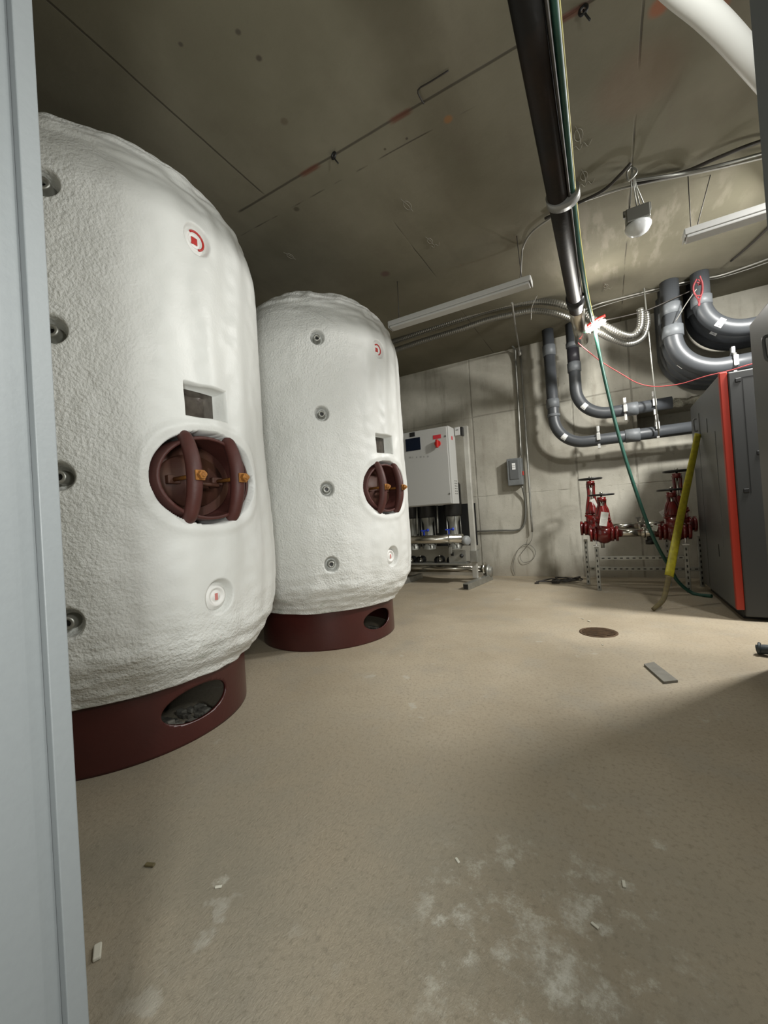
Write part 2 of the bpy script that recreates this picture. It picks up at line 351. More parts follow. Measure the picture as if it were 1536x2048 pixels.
# chalk marks and wires on the ceiling
def chalk(px, py, s, kind):
    c_ = aZ(px, py, ZC-.003); b = MB()
    b.tube([c_+Vector((math.cos(a)*s*.5, math.sin(a)*s, 0)) for a in [2*math.pi*i/20 for i in range(20)]], .0016, 5, closed=True)
    b.tube([c_+Vector((-s*.3, -s*1.7, 0)), c_+Vector((s*.1, 0, 0)), c_+Vector((s*.2, s*1.6, 0))], .0016, 5)
    if kind: b.tube(crom([c_+Vector((s*(-1+i*.5), s*(2+.5*(-1)**i), 0)) for i in range(6)], 3), .0014, 5)
    o = b.build('chalk_mark', M_CHALK, ceil_o, 'pale chalk ring with a slash scribbled on the concrete'); return o
for q in ((1157, 270, .05, 1), (1168, 352, .045, 1), (860, 482, .04, 1), (815, 411, .05, 0), (1212, 572, .04, 1), (580, 512, .04, 0)): chalk(*q)
# ------------------------------------------------------------------ storage tanks
def tank_foam():
    prof = [(.298, .60), (.300, .655), (.33, .668), (.37, .70), (.42, .742), (.5, .782), (.62, .80), (.85, .812), (1.2, .806), (1.6, .80), (2.2, .80),
            (2.42, .798), (2.53, .772), (2.62, .735), (2.70, .69), (2.77, .63), (2.83, .55), (2.88, .44), (2.92, .30), (2.94, .15), (2.945, 0.004)]
    pz = [p[0] for p in prof]; pr = [p[1] for p in prof]
    # even arc-length samples
    seg = [0]
    for i in range(1, len(prof)): seg.append(seg[-1]+math.hypot(prof[i][0]-prof[i-1][0], prof[i][1]-prof[i-1][1]))
    S = np.concatenate([np.linspace(0, seg[1], 4)[:-1], np.arange(seg[1], seg[-1], .0058), [seg[-1]]])
    Z = np.interp(S, seg, pz); Rr = np.interp(S, seg, pr)
    ks = np.hanning(19); ks /= ks.sum()
    Rs = Rr.copy(); Zs = Z.copy(); Rs[12:-12] = np.convolve(Rr, ks, 'same')[12:-12]; Zs[12:-12] = np.convolve(Z, ks, 'same')[12:-12]
    th = np.concatenate([np.linspace(-60, 30, 440, endpoint=False), np.linspace(30, 300, 170, endpoint=False)]); nth = len(th)
    thr = np.radians(th)
    TH, ZZ = np.meshgrid(thr, Zs); _, RR = np.meshgrid(thr, Rs)
    RR = RR.copy(); s = TH*.80
    def ss(a, lo, hi): t = np.clip((a-lo)/(hi-lo), 0, 1); return t*t*(3-2*t)
    # lumps
    L = np.zeros_like(RR); fold = np.zeros_like(RR)
    for i in range(0, RR.shape[0]):
        z_ = Zs[i]
        for j in range(0, nth):
            x_ = math.cos(thr[j])*.8; y_ = math.sin(thr[j])*.8
            L[i, j] = noise.noise((x_*2.1, y_*2.1, z_*1.3))+.45*noise.noise((x_*6, y_*6, z_*3))+.16*noise.noise((x_*15, y_*15, z_*15))
            if z_ < .75 or z_ > 2.5: fold[i, j] = noise.noise((x_*3.2, y_*3.2, z_*15))+.5*noise.noise((x_*7, y_*7, z_*30))
    topm = ss(ZZ, 2.45, 2.75); botm = 1-ss(ZZ, .4, .75)
    amp = .017+.014*topm+.008*botm; fade = np.clip(RR/.25, 0, 1)
    RR += L*amp*fade+fold*(.022*topm+.014*botm)*fade+.006*np.sin(TH*23+L*3)*np.exp(-((TH-.25)/.5)**2)*(1-topm)
    ZZ = ZZ+L*.02*topm
    # broad flat bulge lip near the bottom third (front)
    def soft(d, m_): return 1-ss(d, 1-m_, 1)
    se = lambda a, b, ca, cb, cz, n_: (np.abs((s-ca)/a)**n_+np.abs((ZZ-cz)/b)**n_)**(1/n_)
    nzs = L*.035
    front = (np.abs(TH) < 1.6)
    # rim swellings
    RR += .007*np.exp(-((se(.262, .215, -.008, 0, 1.232, 2.4)-1.12)/.10)**2)*front
    d = se(.272, .213, +.002, 0, 1.235, 2.05)+nzs
    m_ = soft(d, .05)*front; RR = RR*(1-m_)+.56*m_
    d = np.maximum(np.abs(s)/.112, np.abs(ZZ-1.585)/.075)+nzs*.8
    m_ = soft(d, .09)*front; RR = RR*(1-m_)+.712*m_
    for cz, rd, dp in ((2.352, .080, .045), (.685, .085, .05)):
        d = se(rd*.88, rd, 0, 0, cz, 2)+nzs; m_ = soft(d, .35)*front; RR = RR*(1-m_)+(.80-dp)*m_
    for cz in (2.355, 1.79, 1.232, .68):
        ca = R_(-40.6)*.8; d = se(.062, .062, ca, 0, cz, 2)+nzs*2; m_ = soft(d, .4); m_[np.abs(TH-R_(-40.6)) > .3] = 0; RR = RR*(1-m_)+(.735)*m_
    X = RR*np.cos(TH); Y = RR*np.sin(TH); nv = RR.shape[0]
    V = np.stack([X, Y, ZZ], -1).reshape(-1, 3)
    I = np.arange(nv*nth).reshape(nv, nth); J = np.roll(I, -1, 1)
    F = np.stack([I[:-1], J[:-1], J[1:], I[1:]], -1).reshape(-1, 4)
    me = bpy.data.meshes.new('foam_jacket'); me.from_pydata(V.tolist(), [], F.tolist()); me.materials.append(M_FOAM)
    me.polygons.foreach_set('use_smooth', [True]*len(me.polygons)); me.update()
    o = bpy.data.objects.new('foam_jacket', me); sc.collection.objects.link(o); return o
def cylp(th, r, z): return Vector((r*math.cos(th), r*math.sin(th), z))
def tank_ring():
    # steel skirt with an oval hole at theta 0
    R1 = .60; zt = .305; hw, hh_, hz = R_(16.6), .080, .168
    b = bmesh.new(); NT_, NZ = 480, 26; g = []
    for i in range(NZ+1):
        g.append([b.verts.new((math.radians((j-NT_/2)*360/NT_), 0, zt*i/NZ)) for j in range(NT_)])
    e = lambda th, z: math.hypot(th/hw, (z-hz)/hh_)
    rem = set()
    for i in range(NZ):
        for j in range(NT_):
            j2 = (j+1) % NT_; q = (g[i][j], g[i][j2], g[i+1][j2], g[i+1][j])
            if j2 and e(sum(v.co.x for v in q)/4, sum(v.co.z for v in q)/4) < 1: rem.update(q); continue
            b.faces.new(q)
    for v in rem:
        if v.link_faces:
            k_ = e(v.co.x, v.co.z); v.co.x /= k_; v.co.z = hz+(v.co.z-hz)/k_
    for v in [v for v in rem if not v.link_faces]: b.verts.remove(v)
    for v in b.verts: v.co = cylp(v.co.x, R1, v.co.z)
    me = bpy.data.meshes.new('base_ring'); b.to_mesh(me); b.free(); me.materials.append(M_RED)
    me.polygons.foreach_set('use_smooth', [True]*len(me.polygons))
    o = bpy.data.objects.new('base_ring', me); sc.collection.objects.link(o)
    md = o.modifiers.new('wall', 'SOLIDIFY'); md.thickness = .014; md.offset = 0
    return o
def build_tank():
    root = thing('storage_tank', 'tmp', 'tank')
    f_ = tank_foam(); f_.parent = root
    tank_ring().parent = root
    fl = MB().cyl((0, 0, .296), (0, 0, .302), .62, seg=48).build('bottom_plate', M_DARK, root)
    rb = MB()
    for i in range(60):
        a = R_(random.uniform(-28, 24)); r = random.uniform(.30, .57); s_ = random.uniform(.012, .035)
        p = cylp(a, r, s_*.5); rb.box(p.x-s_, p.x+s_, p.y-s_*.6, p.y+s_*.6, 0.001, p.z+s_*.8, s_*.2)
    o = rb.build('rubble', M_DIRT, root, 'dark rubble lying inside the base ring'); o['kind'] = 'stuff'
    # manway : oval neck, cover, two yokes with bolts.  local frame: out = +x, side = +y
    mz = 1.232
    def oval(r, a, b_, n=48, cy_=-.012): return [Vector((r, cy_+a*math.copysign(abs(math.cos(t))**(1.0), math.cos(t)), mz+b_*math.copysign(abs(math.sin(t))**1.0, math.sin(t)))) for t in [2*math.pi*i/n for i in range(n)]]
    b = MB(); n = 48
    def loops(ls):
        vs = [p for l in ls for p in l]; fs = []
        for i in range(len(ls)-1):
            for j in range(n): fs.append((i*n+j, i*n+(j+1) % n, (i+1)*n+(j+1) % n, (i+1)*n+j))
        b._add(vs, fs, True)
    def curve(L, k_): return [Vector((p.x-k_*p.y*p.y, p.y, p.z)) for p in L]
    loops([curve(oval(x_, a, c_), .45) for x_, a, c_ in ((.62, .238, .192), (.797, .238, .192), (.802, .236, .190), (.803, .224, .178), (.798, .222, .176), (.60, .222, .176))])
    mw = b.build('manway', M_BROWN, root, 'oxide brown oval hatch neck')
    b = MB(); b._add(*(lambda L: (L+[Vector((.665, -.012, mz))], [(j, (j+1) % n, n) for j in range(n)]))(oval(.655, .218, .172)), True)
    L1 = oval(.675, .165, .122); L0 = oval(.655, .17, .127); vs = L0+L1+[Vector((.685, -.012, mz))]
    b._add(vs, [(j, (j+1) % n, n+(j+1) % n, n+j) for j in range(n)]+[(n+j, n+(j+1) % n, 2*n) for j in range(n)], True)
    cv = b.build('hatch_cover', M_BROWN2, mw)
    MB().tube(crom([(.68, -.03, mz-.02), (.735, -.03, mz-.02), (.745, .0, mz-.022), (.745, .05, mz-.024), (.735, .075, mz-.025), (.68, .075, mz-.025)], 4), .010, 8).build('cover_handle', M_BROWN2, mw)
    for yy in (-.120, .106):
        e_ = .79-.45*yy*yy; pth = crom([(e_-.01, yy, mz-.187), (e_+.015, yy, mz-.165), (e_+.045, yy, mz-.085), (e_+.055, yy, mz), (e_+.045, yy, mz+.085), (e_+.015, yy, mz+.165), (e_-.01, yy, mz+.187)], 8)
        MB().tube(pth, [.026+.008*math.sin(math.pi*i/(len(pth)-1)) for i in range(len(pth))], 18, sx=.95, hint=(0, 1, 0)).build('yoke', M_BROWN, mw)
        xb_ = e_+.092; q = MB().box(xb_-.004, xb_+.004, yy-.022, yy+.022, mz-.022, mz+.022, .002, Matrix.Translation(Vector((0, 0, 0))))
        q.lathe([(.0001, 0), (.019, 0), (.019, .018), (.0001, .018)], (xb_+.004, yy, mz), (1, 0, 0), 6, False)
        q.cyl((.70, yy, mz), (xb_+.035, yy, mz), .010, seg=10); q.build('bolt', M_RUST, mw)
        MB().box(.67, .70, yy-.03, yy+.03, mz-.02, mz+.02, .005).build('lug', M_BROWN2, mw)
    # data plate in the square recess
    q = MB(); vs = []; 
    for i in range(13):
        a = R_(-7.6+15.2*i/12); vs += [cylp(a, .718, 1.518), cylp(a, .718, 1.652)]
    q._add(vs, [(2*i, 2*i+1, 2*i+3, 2*i+2) for i in range(12)], True); q.build('data_plate', M_GLASS, root, 'glossy brown plate at the back of a square recess')
    # capped ports
    for cz, ry in ((2.352, 0), (.685, 0)):
        cap = MB().lathe([(.0001, .012), (.020, .012), (.022, .008), (.034, .008), (.036, .016), (.047, .016), (.050, .006), (.062, .004), (.066, -.02)], (.762, 0, cz), (1, 0, 0), 32).build('port_cap', M_WCAP, root, 'round white plug cap')
        if cz > 1:
            q = MB(); u = [2*math.pi*i/30 for i in range(-6, 12)]
            q.tube([Vector((.779, math.cos(a)*.041, cz+math.sin(a)*.041)) for a in u], .0055, 6).build('red_ring', M_REDPL, cap)
            MB().box(.772, .777, -.018, .012, cz-.018, cz+.014, .001).build('red_mark', M_REDPL, cap)
        else:
            MB().box(.772, .7755, -.007, .009, cz-.018, cz+.014, .001).build('red_mark', mat('faded_red_ink', (.55, .2, .18), .6), cap)
    # threaded nozzles
    for i, cz in enumerate((2.355, 1.79, 1.232, .68)):
        a = R_(-40.6); d = Vector((math.cos(a), math.sin(a), 0))
        nzl = MB().lathe([(.014, .0), (.014, .055), (.024, .055), (.026, .05), (.026, .0), (.04, -.005)], d*.737+Vector((0, 0, cz)), d, 20).build('nozzle', M_STEEL, root, 'steel threaded nozzle')
        MB().lathe([(.0001, .03), (.0135, .03)], d*.737+Vector((0, 0, cz)), d, 16).build('nozzle_plug', M_DARK, nzl)
    return root
tank1 = build_tank()
tank1.location = (-2.40, 1.28, 0); tank1.rotation_euler = (0, 0, R_(-.8)); tank1.scale = (1.012, 1.012, 1)
tank1['label'] = 'large white foam-coated tank nearest the door frame'; tank1['group'] = 'white insulated storage tanks'
tank2 = copy_tree(tank1); tank2.location = (-2.285, 2.995, 0); tank2.rotation_euler = (0, 0, R_(-9.4)); tank2.scale = (.962, .962, 1)
tank2['label'] = 'white foam-coated tank farther back, partly behind the nearer one'
# ------------------------------------------------------------------ boilers
def boiler(first):
    t = thing('boiler', 'tmp', 'boiler', group='grey floor-standing boilers')
    D, Hh, W = 1.31, 1.965, 1.25      # depth along y, height, width ; origin at front left floor corner
    b = MB()
    b.box(.0, W, .02, D, .07, Hh, .012); b.build('casing', M_BOIL2, t)
    MB().box(.05, W-.05, .06, D-.06, 0, .08).build('plinth', M_BLACK, t)
    MB().box(.045, W, -.035, .02, .035, Hh-.005, .01).build('front_panel', M_BOIL, t)
    q = MB().box(-.006, .045, -.025, .021, .085, Hh+.004, .006).build('corner_strip', M_ORANGE, t, 'orange red vertical corner strip')
    # door panel seam, latches
    q = MB().box(.13, .134, -.0365, -.03, 1.0, 1.90).box(.13, .60, -.0365, -.03, 1.90, 1.904); q.build('door_seam', M_BLACK, t)
    for (x_, z_) in ((.105, 1.886), (.20, 1.305), (.105, 1.02), (.20, .20)):
        MB().box(x_-.018, x_+.018, -.040, -.033, z_-.016, z_+.016, .004, None).build('latch', M_BLACK, t)
    # side panel seam, vents and handle
    MB().box(-.0015, .004, .96, .965, .10, 1.62).build('side_seam', M_BLACK, t)
    each(MB().box(-.003, .004, .55, .565, 1.58, 1.71).box(-.003, .004, .455, .475, .45, .56), 'side_slot', M_BLACK, t)
    q = MB().tube(crom([(0, .95, 1.66), (-.03, .95, 1.66), (-.035, .96, 1.72), (-.03, .97, 1.78), (0, .97, 1.78)], 4), .008, 8).box(-.008, .002, .87, .99, 1.60, 1.82, .003); q.build('side_handle', M_BOIL2, t)
    MB().box(-.004, .01, .27, .40, .55, 1.55, .003).build('side_rib', M_BOIL2, t)
    return t
b1 = boiler(True); b1.location = (.845, 4.165, 0); b1['label'] = 'grey boiler with an orange red corner strip beside the back wall pipes'
b2 = copy_tree(b1); b2.location = (.775, 1.775, 0); b2['label'] = 'grey boiler nearer the camera, cut off by the right edge of the photo'
# ------------------------------------------------------------------ booster pump set with control cabinet
t = thing('booster_pump_set', 'stainless pump skid with a light grey control cabinet against the back wall', 'pump', (-2.15, 5.4, 0))
O = Vector((-2.15, 5.4, 0))
def L(b): b.v = [(q[0]-O.x, q[1]-O.y, q[2]-O.z) for q in b.v]; return b
cab = L(MB().box(-2.72, -1.80, 5.2, 5.46, 1.118, 2.168, .008)).build('control_cabinet', M_PANEL, t)
L(MB().box(-2.71, -1.825, 5.188, 5.202, 1.13, 2.158, .004)).build('cabinet_door', M_PANEL, cab)
L(MB().box(-2.435, -2.21, 5.180, 5.189, 1.90, 2.075, .004)).build('screen', M_NAVY, cab)
L(MB().box(-2.365, -2.285, 5.182, 5.189, 2.095, 2.155, .002)).build('maker_badge', M_BLACK, cab)
L(MB().box(-2.02, -1.905, 5.184, 5.189, 2.012, 2.065, .001)).build('warning_label', M_REDL, cab, 'red warning label')
L(MB().cyl((-1.955, 5.19, 1.945), (-1.955, 5.165, 1.945), .042).box(-1.972, -1.938, 5.13, 5.168, 1.885, 1.995, .008)).build('isolator_handle', M_REDPL, cab, 'red rotary switch handle')
each(L(MB().cyl((-1.845, 5.19, 2.03), (-1.845, 5.183, 2.03), .012).cyl((-1.84, 5.19, 1.255), (-1.84, 5.183, 1.255), .012)), 'door_lock', M_DSTEEL, cab)
q = MB()
for i, wd in enumerate((.05, .012, .02, .035, .02, .03)): q.box(-2.40+.055*i, -2.40+.055*i+wd*.8, 5.1865, 5.189, 1.80-.004*i, 1.822-.004*i)
each(L(q), 'faint_letter', mat('faded_grey_letters', (.28, .28, .27), .6), cab)
L(MB().box(-1.80, -1.7975, 5.30, 5.345, 1.99, 2.04)).build('warning_label', M_REDL, cab, 'small red label on the cabinet side')
q = MB()
for i in range(2):
    for j in range(6): q.box(-1.801, -1.7975, 5.31+.065*i, 5.345+.065*i, 1.25+.035*j, 1.262+.035*j)
each(L(q), 'side_louvre', M_DSTEEL, cab)
iso = L(MB().box(-1.79, -1.715, 5.42, 5.50, 2.06, 2.175, .006)).build('isolator_box', M_WHITEP, t, 'small white switch box on the post')
L(MB().box(-1.77, -1.735, 5.417, 5.421, 2.13, 2.138)).build('switch_mark', M_BLACK, iso)
L(MB().box(-1.712, -1.68, 5.43, 5.5, 2.05, 2.17, .004)).build('isolator_back', M_BLACK, t)
for xx in (-1.665, -2.76):
    po = L(MB().box(xx-.035, xx+.035, 5.50, 5.56, .075, 2.19, .005)).build('post', M_POST, t)
    L(MB().bar((xx+.01, 5.04, .04), (xx+.12, 5.85, .04), .08, .08, bev=.004)).build('foot', M_STEEL, t)
    L(MB().bar((xx+.0095, 5.036, .04), (xx+.01, 5.042, .04), .06, .06)).build('foot_cap', M_BLACK, t)
L(MB().box(-1.70, -1.60, 5.45, 5.62, .30, .46, .006)).build('bracket', M_STEEL, t)
L(MB().cyl((-3.0, 5.35, .64), (-1.75, 5.35, .64), .062, seg=28).ring((-1.93, 5.35, .64), (1, 0, 0), .062, .01)).build('discharge_manifold', M_STAIN, t)
L(MB().lathe([(.0001, .03), (.05, .028), (.066, .01), (.068, -.02), (.062, -.03)], (-1.70, 5.35, .61), (1, -.5, 0), 24)).build('end_cap', mat('grey_rubber_cap', (.24, .25, .25), .5), t)
L(MB().cyl((-3.0, 5.75, .175), (-1.58, 5.75, .175), .055, seg=24).lathe([(.09, 0), (.09, .02), (.06, .02)], (-1.60, 5.75, .175), (1, 0, 0), 20)).build('suction_manifold', M_STAIN, t)
L(MB().lathe([(.0001, 0), (.10, 0), (.10, .025), (.07, .025), (.07, .06), (.0001, .06)], (-1.56, 5.78, .13), (1, 0, 0), 24)).build('flange', M_STEEL, t)
L(MB().box(-2.95, -1.73, 5.36, 5.62, .28, .30, .003).box(-1.99, -1.74, 5.40, 5.41, .30, .48, .003)).build('base_plate', M_STEEL, t)
each(L(MB().box(-1.955, -1.915, 5.395, 5.40, .40, .45).ball((-1.80, 5.39, .40), .028)), 'plate_hole', M_BLACK, t)
for i, xx in enumerate((-2.62, -2.36, -1.96)):
    pu = L(MB().lathe([(.095, .48), (.095, .53), (.068, .55), (.068, .86), (.085, .90), (.10, .95), (.10, 1.12)], (xx, 5.62, 0), (0, 0, 1), 24)).build('pump', mat('pump_grey_metal', (.30, .30, .27), .45, .5), t, 'upright grey pump body')
    L(MB().lathe([(.11, .95), (.13, .97), (.13, 1.4), (.09, 1.45), (.0001, 1.46)], (xx, 5.62, 0), (0, 0, 1), 20)).build('motor', M_DARK, pu)
    q = MB()
    for k_ in range(4):
        a = .6+k_*math.pi/2; q.cyl((xx+.1*math.cos(a), 5.62+.1*math.sin(a), .50), (xx+.1*math.cos(a), 5.62+.1*math.sin(a), .96), .008, seg=8)
    each(L(q), 'tie_rod', M_STEEL, pu)
for i, xx in enumerate((-2.36, -1.98)):
    q = L(MB().box(xx-.05, xx+.05, 5.44, 5.46, .755, .775, .004).ball((xx+.06, 5.45, .77), .022).bar((xx, 5.45, .70), (xx, 5.45, .76), .016, .016)).build('valve_handle', M_BLUE, t, 'blue lever handle')
for xx in (-2.47, -2.15):
    L(MB().cyl((xx, 5.46, .72), (xx, 5.50, 1.12), .012, seg=10)).build('hose_riser', M_STEEL, t)
for xx in (-2.62, -2.47, -2.17, -1.98):
    vb = L(MB().lathe([(.05, 0), (.06, .01), (.06, .05), (.045, .06), (.045, .12), (.06, .13), (.06, .16)], (xx, 5.60, .33), (0, -1, 0), 18)).build('check_valve', M_DARK, t)
    each(L(MB().ball((xx+.035, 5.425, .40), .010).ball((xx+.035, 5.425, .33), .012)), 'chrome_bolt', M_ZINC, vb)
L(MB().bar((-1.93, 5.33, .53), (-1.93, 5.33, .44), .03, .03)).build('clamp', M_STEEL, t)
L(MB().box(-2.8, -1.70, 5.86, 5.88, .50, 1.12)).build('rear_screen', M_BLACK, t)
# ------------------------------------------------------------------ wall electrics
t = thing('disconnect_switch', 'grey electrical disconnect box mounted on the back wall', 'electrical box', (-1.145, YW, 1.33)); O = Vector((-1.145, YW, 1.33))
bx = L(MB().box(-1.25, -1.045, 6.06, YW, 1.335, 1.725, .008)).build('enclosure', M_GREYP, t)
L(MB().box(-1.215, -1.085, 6.05, 6.062, 1.42, 1.70, .006)).build('cover', mat('dark_grey_cover', (.10, .105, .105), .5), t)
L(MB().box(-1.175, -1.128, 6.046, 6.052, 1.56, 1.655, .002)).build('rating_label', M_WLABEL, t, 'white printed rating label')
L(MB().box(-1.17, -1.133, 6.0445, 6.047, 1.59, 1.598).box(-1.17, -1.133, 6.0445, 6.047, 1.615, 1.623)).build('printed_text', M_INK, t)
L(MB().box(-1.043, -1.028, 6.09, 6.12, 1.47, 1.53, .003)).build('red_lever', M_REDPL, t, 'red side lever')
def line(name, label, cat, pts, r, m_, seg=10, sub=6, group=None):
    return tag(MB().tube(crom(pts, sub) if len(pts) > 2 else pts, r, seg).build(name, m_), label, cat, group)
YC = 6.165
line('conduit', 'steel conduit running down the wall into the top of the disconnect box', 'conduit', [aY(1031, 722, YC), aY(1036, 800, YC), aY(1042, 911, YC)], .013, M_STEEL)
line('conduit', 'long straight conduit passing the right side of the disconnect box', 'conduit', [aY(1041, 712, YC-.03), aY(1052, 870, YC-.03), aY(1064.5, 1064, YC-.03)], .014, M_STEEL)
line('conduit', 'bent conduit curving from beneath the disconnect box to the pump skid', 'conduit', [aY(1044, 972, 6.10), aY(1050, 1000, YC), aY(1051, 1030, YC), aY(1046, 1053, YC), aY(1032, 1060.5, YC), aY(1000, 1061, YC), aY(952, 1063, YC)], .013, M_DSTEEL)
line('loose_wire', 'thin wire tail hanging out of the long straight conduit', 'wire', [aY(1064.5, 1064, YC-.03), aY(1063, 1080, 6.12), aY(1052, 1095, 6.15), aY(1040, 1112, 6.17), aY(1048, 1125, 6.17), aY(1066, 1118, 6.17), aY(1070, 1100, 6.17), aY(1054, 1088, 6.17), aY(1036, 1100, 6.17), aY(1026, 1130, 6.17), aY(1030, 1150, 6.18)], .0035, M_DSTEEL, 5)
jb = MB().cyl(aY(1017, 687, YW-.02), aY(1017, 687, YW-.10), .05, seg=16).tube(crom([aY(1022, 690, 6.1), aY(1030, 700, 6.12), aY(1031, 722, YC)], 5), .013, 8)
tag(jb.build('conduit_fitting', M_DSTEEL), 'dark round conduit fitting high on the wall above the disconnect box', 'conduit fitting')
line('conduit', 'thin conduit dropping from the tube light row to the wall top', 'conduit', [aY(1024, 606, 4.35), aY(1031, 655, 5.2), aY(1037, 690, 6.0), aY(1041, 712, YC-.03)], .010, M_WIRE)
tag(MB().lathe([(.012, 0), (.028, .01), (.028, .07), (.014, .09)], aY(1041, 712, YC-.04), (-.1, 0, 1), 14).build('conduit_coupling', M_WIRE), 'pale coupling at the top of the long straight conduit', 'conduit fitting')
# loose cable bundle on floor by the wall
q = MB(); base = [(-.88, 5.60), (-.78, 5.66), (-.68, 5.64), (-.60, 5.72), (-.48, 5.74), (-.38, 5.84), (-.42, 5.92), (-.55, 5.86), (-.66, 5.74), (-.55, 5.68), (-.42, 5.78)]
q.tube(crom([(a, b_, .02+.02*(i % 3)) for i, (a, b_) in enumerate(base)], 6), .010, 8).tube(crom([(a+.03, b_-.03, .035-.01*(i % 2)) for i, (a, b_) in enumerate(base[::-1])], 6), .008, 8)
q.box(-.70, -.60, 5.62, 5.68, 0.001, .045, .01).box(-.90, -.85, 5.57, 5.60, .001, .02, .004)
tag(q.build('cable_bundle', M_CABLE), 'tangle of dark cable lying on the floor by the back wall', 'cable')
# ------------------------------------------------------------------ grey PVC pipe bends
def arcpath(x0, ztop, zrun, rad, x1, Y, n=14):
    P = [Vector((x0, Y, ztop)), Vector((x0, Y, zrun+rad))]
    for i in range(1, n+1):
        a = math.pi/2*i/n; P.append(Vector((x0+rad-rad*math.cos(a), Y, zrun+rad-rad*math.sin(a))))
    P.append(Vector((x1, Y, zrun))); return P
def pvc(label, x0, zrun, rad, x1, Y, r, vcoup=(), hcoup=(), sticker=None, darktop=None, group='grey plastic pipe bends'):
    t = thing('pvc_pipe', label, 'pipe', (x0, Y, zrun), group=group); o_ = Vector((x0, Y, zrun))
    def LL(b): b.v = [(q[0]-o_.x, q[1]-o_.y, q[2]-o_.z) for q in b.v]; return b
    LL(MB().tube(arcpath(x0, ZC-.002, zrun, rad, x1, Y), r, 24)).build('pipe_run', M_PVC, t)
    for (z0, z1) in vcoup: LL(MB().tube([(x0, Y, z0), (x0, Y, z0+.004), (x0, Y, z1-.004), (x0, Y, z1)], [r, r*1.14, r*1.14, r], 24)).build('coupling', M_PVCL, t, 'paler grey coupling')
    for (a, b_) in hcoup: LL(MB().tube([(a, Y, zrun), (a+.004, Y, zrun), (b_-.004, Y, zrun), (b_, Y, zrun)], [r, r*1.12, r*1.12, r], 24)).build('coupling', M_PVCL, t, 'paler grey coupling')
    if darktop: LL(MB().cyl((x0, Y, darktop[0]), (x0, Y, darktop[1]), r*1.03, seg=24)).build('dark_section', mat('dark_grey_pvc', (.03, .028, .034), .45), t, 'darker pipe section')
    if sticker:
        a = sticker; vs = []
        for i in range(5):
            for dd in (-.03, .03):
                aa = a+dd/rad; ph = -1.3+i*.28
                cpt = Vector((x0+rad-rad*math.cos(aa), Y, zrun+rad-rad*math.sin(aa))); inn = Vector((math.cos(aa), 0, math.sin(aa)))
                vs.append(cpt+(Vector((0, -1, 0))*math.cos(ph+.6)+inn*math.sin(ph+.6))*r*1.012)
        LL(MB()._add(vs, [(2*i, 2*i+1, 2*i+3, 2*i+2) for i in range(4)])).build('sticker', M_WLABEL, t, 'white sticker')
    return t
YP = 5.86
pvc('grey plastic pipe bend lowest and leftmost on the back wall', -.555, 1.80, .37, 1.4, YP, .072, ((3.0, 3.14), (2.3, 2.42), (2.18, 2.22)), ((.24, .40),), R_(48))
pvc('grey plastic pipe bend second from left, ending in the wall opening', -.268, 2.125, .37, .74, YP, .072, ((2.72, 2.84), (3.04, 3.1)), ((.27, .40),), R_(42), (2.85, 3.02))
ends = 1.9
for i in range(4):
    pvc(['nearest of the four thick grey pipe bends above the boiler', 'second of the four thick grey bends, just behind the nearest', 'third of the four thick grey bends, counted from the nearest', 'rearmost of the four thick grey bends, against the wall'][i],
        .735+.0*i, 2.33, .42, ends, 5.42+.21*i, .088, ((2.98, 3.10), (2.74, 2.86)) if i < 2 else (), (), R_(40) if i == 1 else None, None, 'stack of thick grey bends')
for i in range(3):
    pvc(['nearest of the upper right grey pipe bends by the red tie', 'middle one of the three upper right grey pipe bends', 'rearmost of the three upper right grey pipe bends'][i],
        1.0, 2.68, .38, ends, 5.42+.23*i, .082, ((3.0, 3.10),) if i < 2 else (), (), R_(50) if i != 2 else None, None, 'upper right grey bends')
def clamp(px, py, Y, r, label, s=1.0):
    c_ = aY(px, py, Y); t = thing('pipe_clamp', label, 'clamp', c_, group='zinc pipe clamps')
    MB().tube([Vector((0, math.cos(a)*(r+.006), math.sin(a)*(r+.006))) for a in [2*math.pi*i/24 for i in range(24)]], .008*s, 6, closed=True, sx=2.2, hint=(1, 0, 0)).build('strap', M_ZINC, t)
    MB().box(-.016, .016, -.03, .03, r, r+.065, .004).box(-.02, .02, -r-.02, -r-.004, -r*.7, r*.5, .003).build('lug', M_ZINC, t)
    MB().box(-.014, .014, -.045, -.01, -r-.075, -r, .003).build('bolt', M_ZINC, t)
clamp(1197, 874, YP, .072, 'bright zinc clamp on the lowest grey pipe, left of the green hose')
clamp(1250, 818, YP, .072, 'bright zinc clamp on the upper grey pipe right of the green hose')
clamp(1314, 852, YP, .072, 'zinc clamp on the lowest grey pipe at the foot of the threaded rod')
clamp(1308, 806, YP, .072, 'zinc clamp on the upper grey pipe beside the threaded rod')
clamp(1467, 724, 5.42, .088, 'large zinc clamp around the nearest thick grey bend above the boiler')
line('threaded_rod', 'thin threaded hanger rod from ceiling down to the pipe clamps', 'rod', [aZ(1288, 576, ZC), aY(1318, 872, 5.74)], .008, M_ROD, 8)
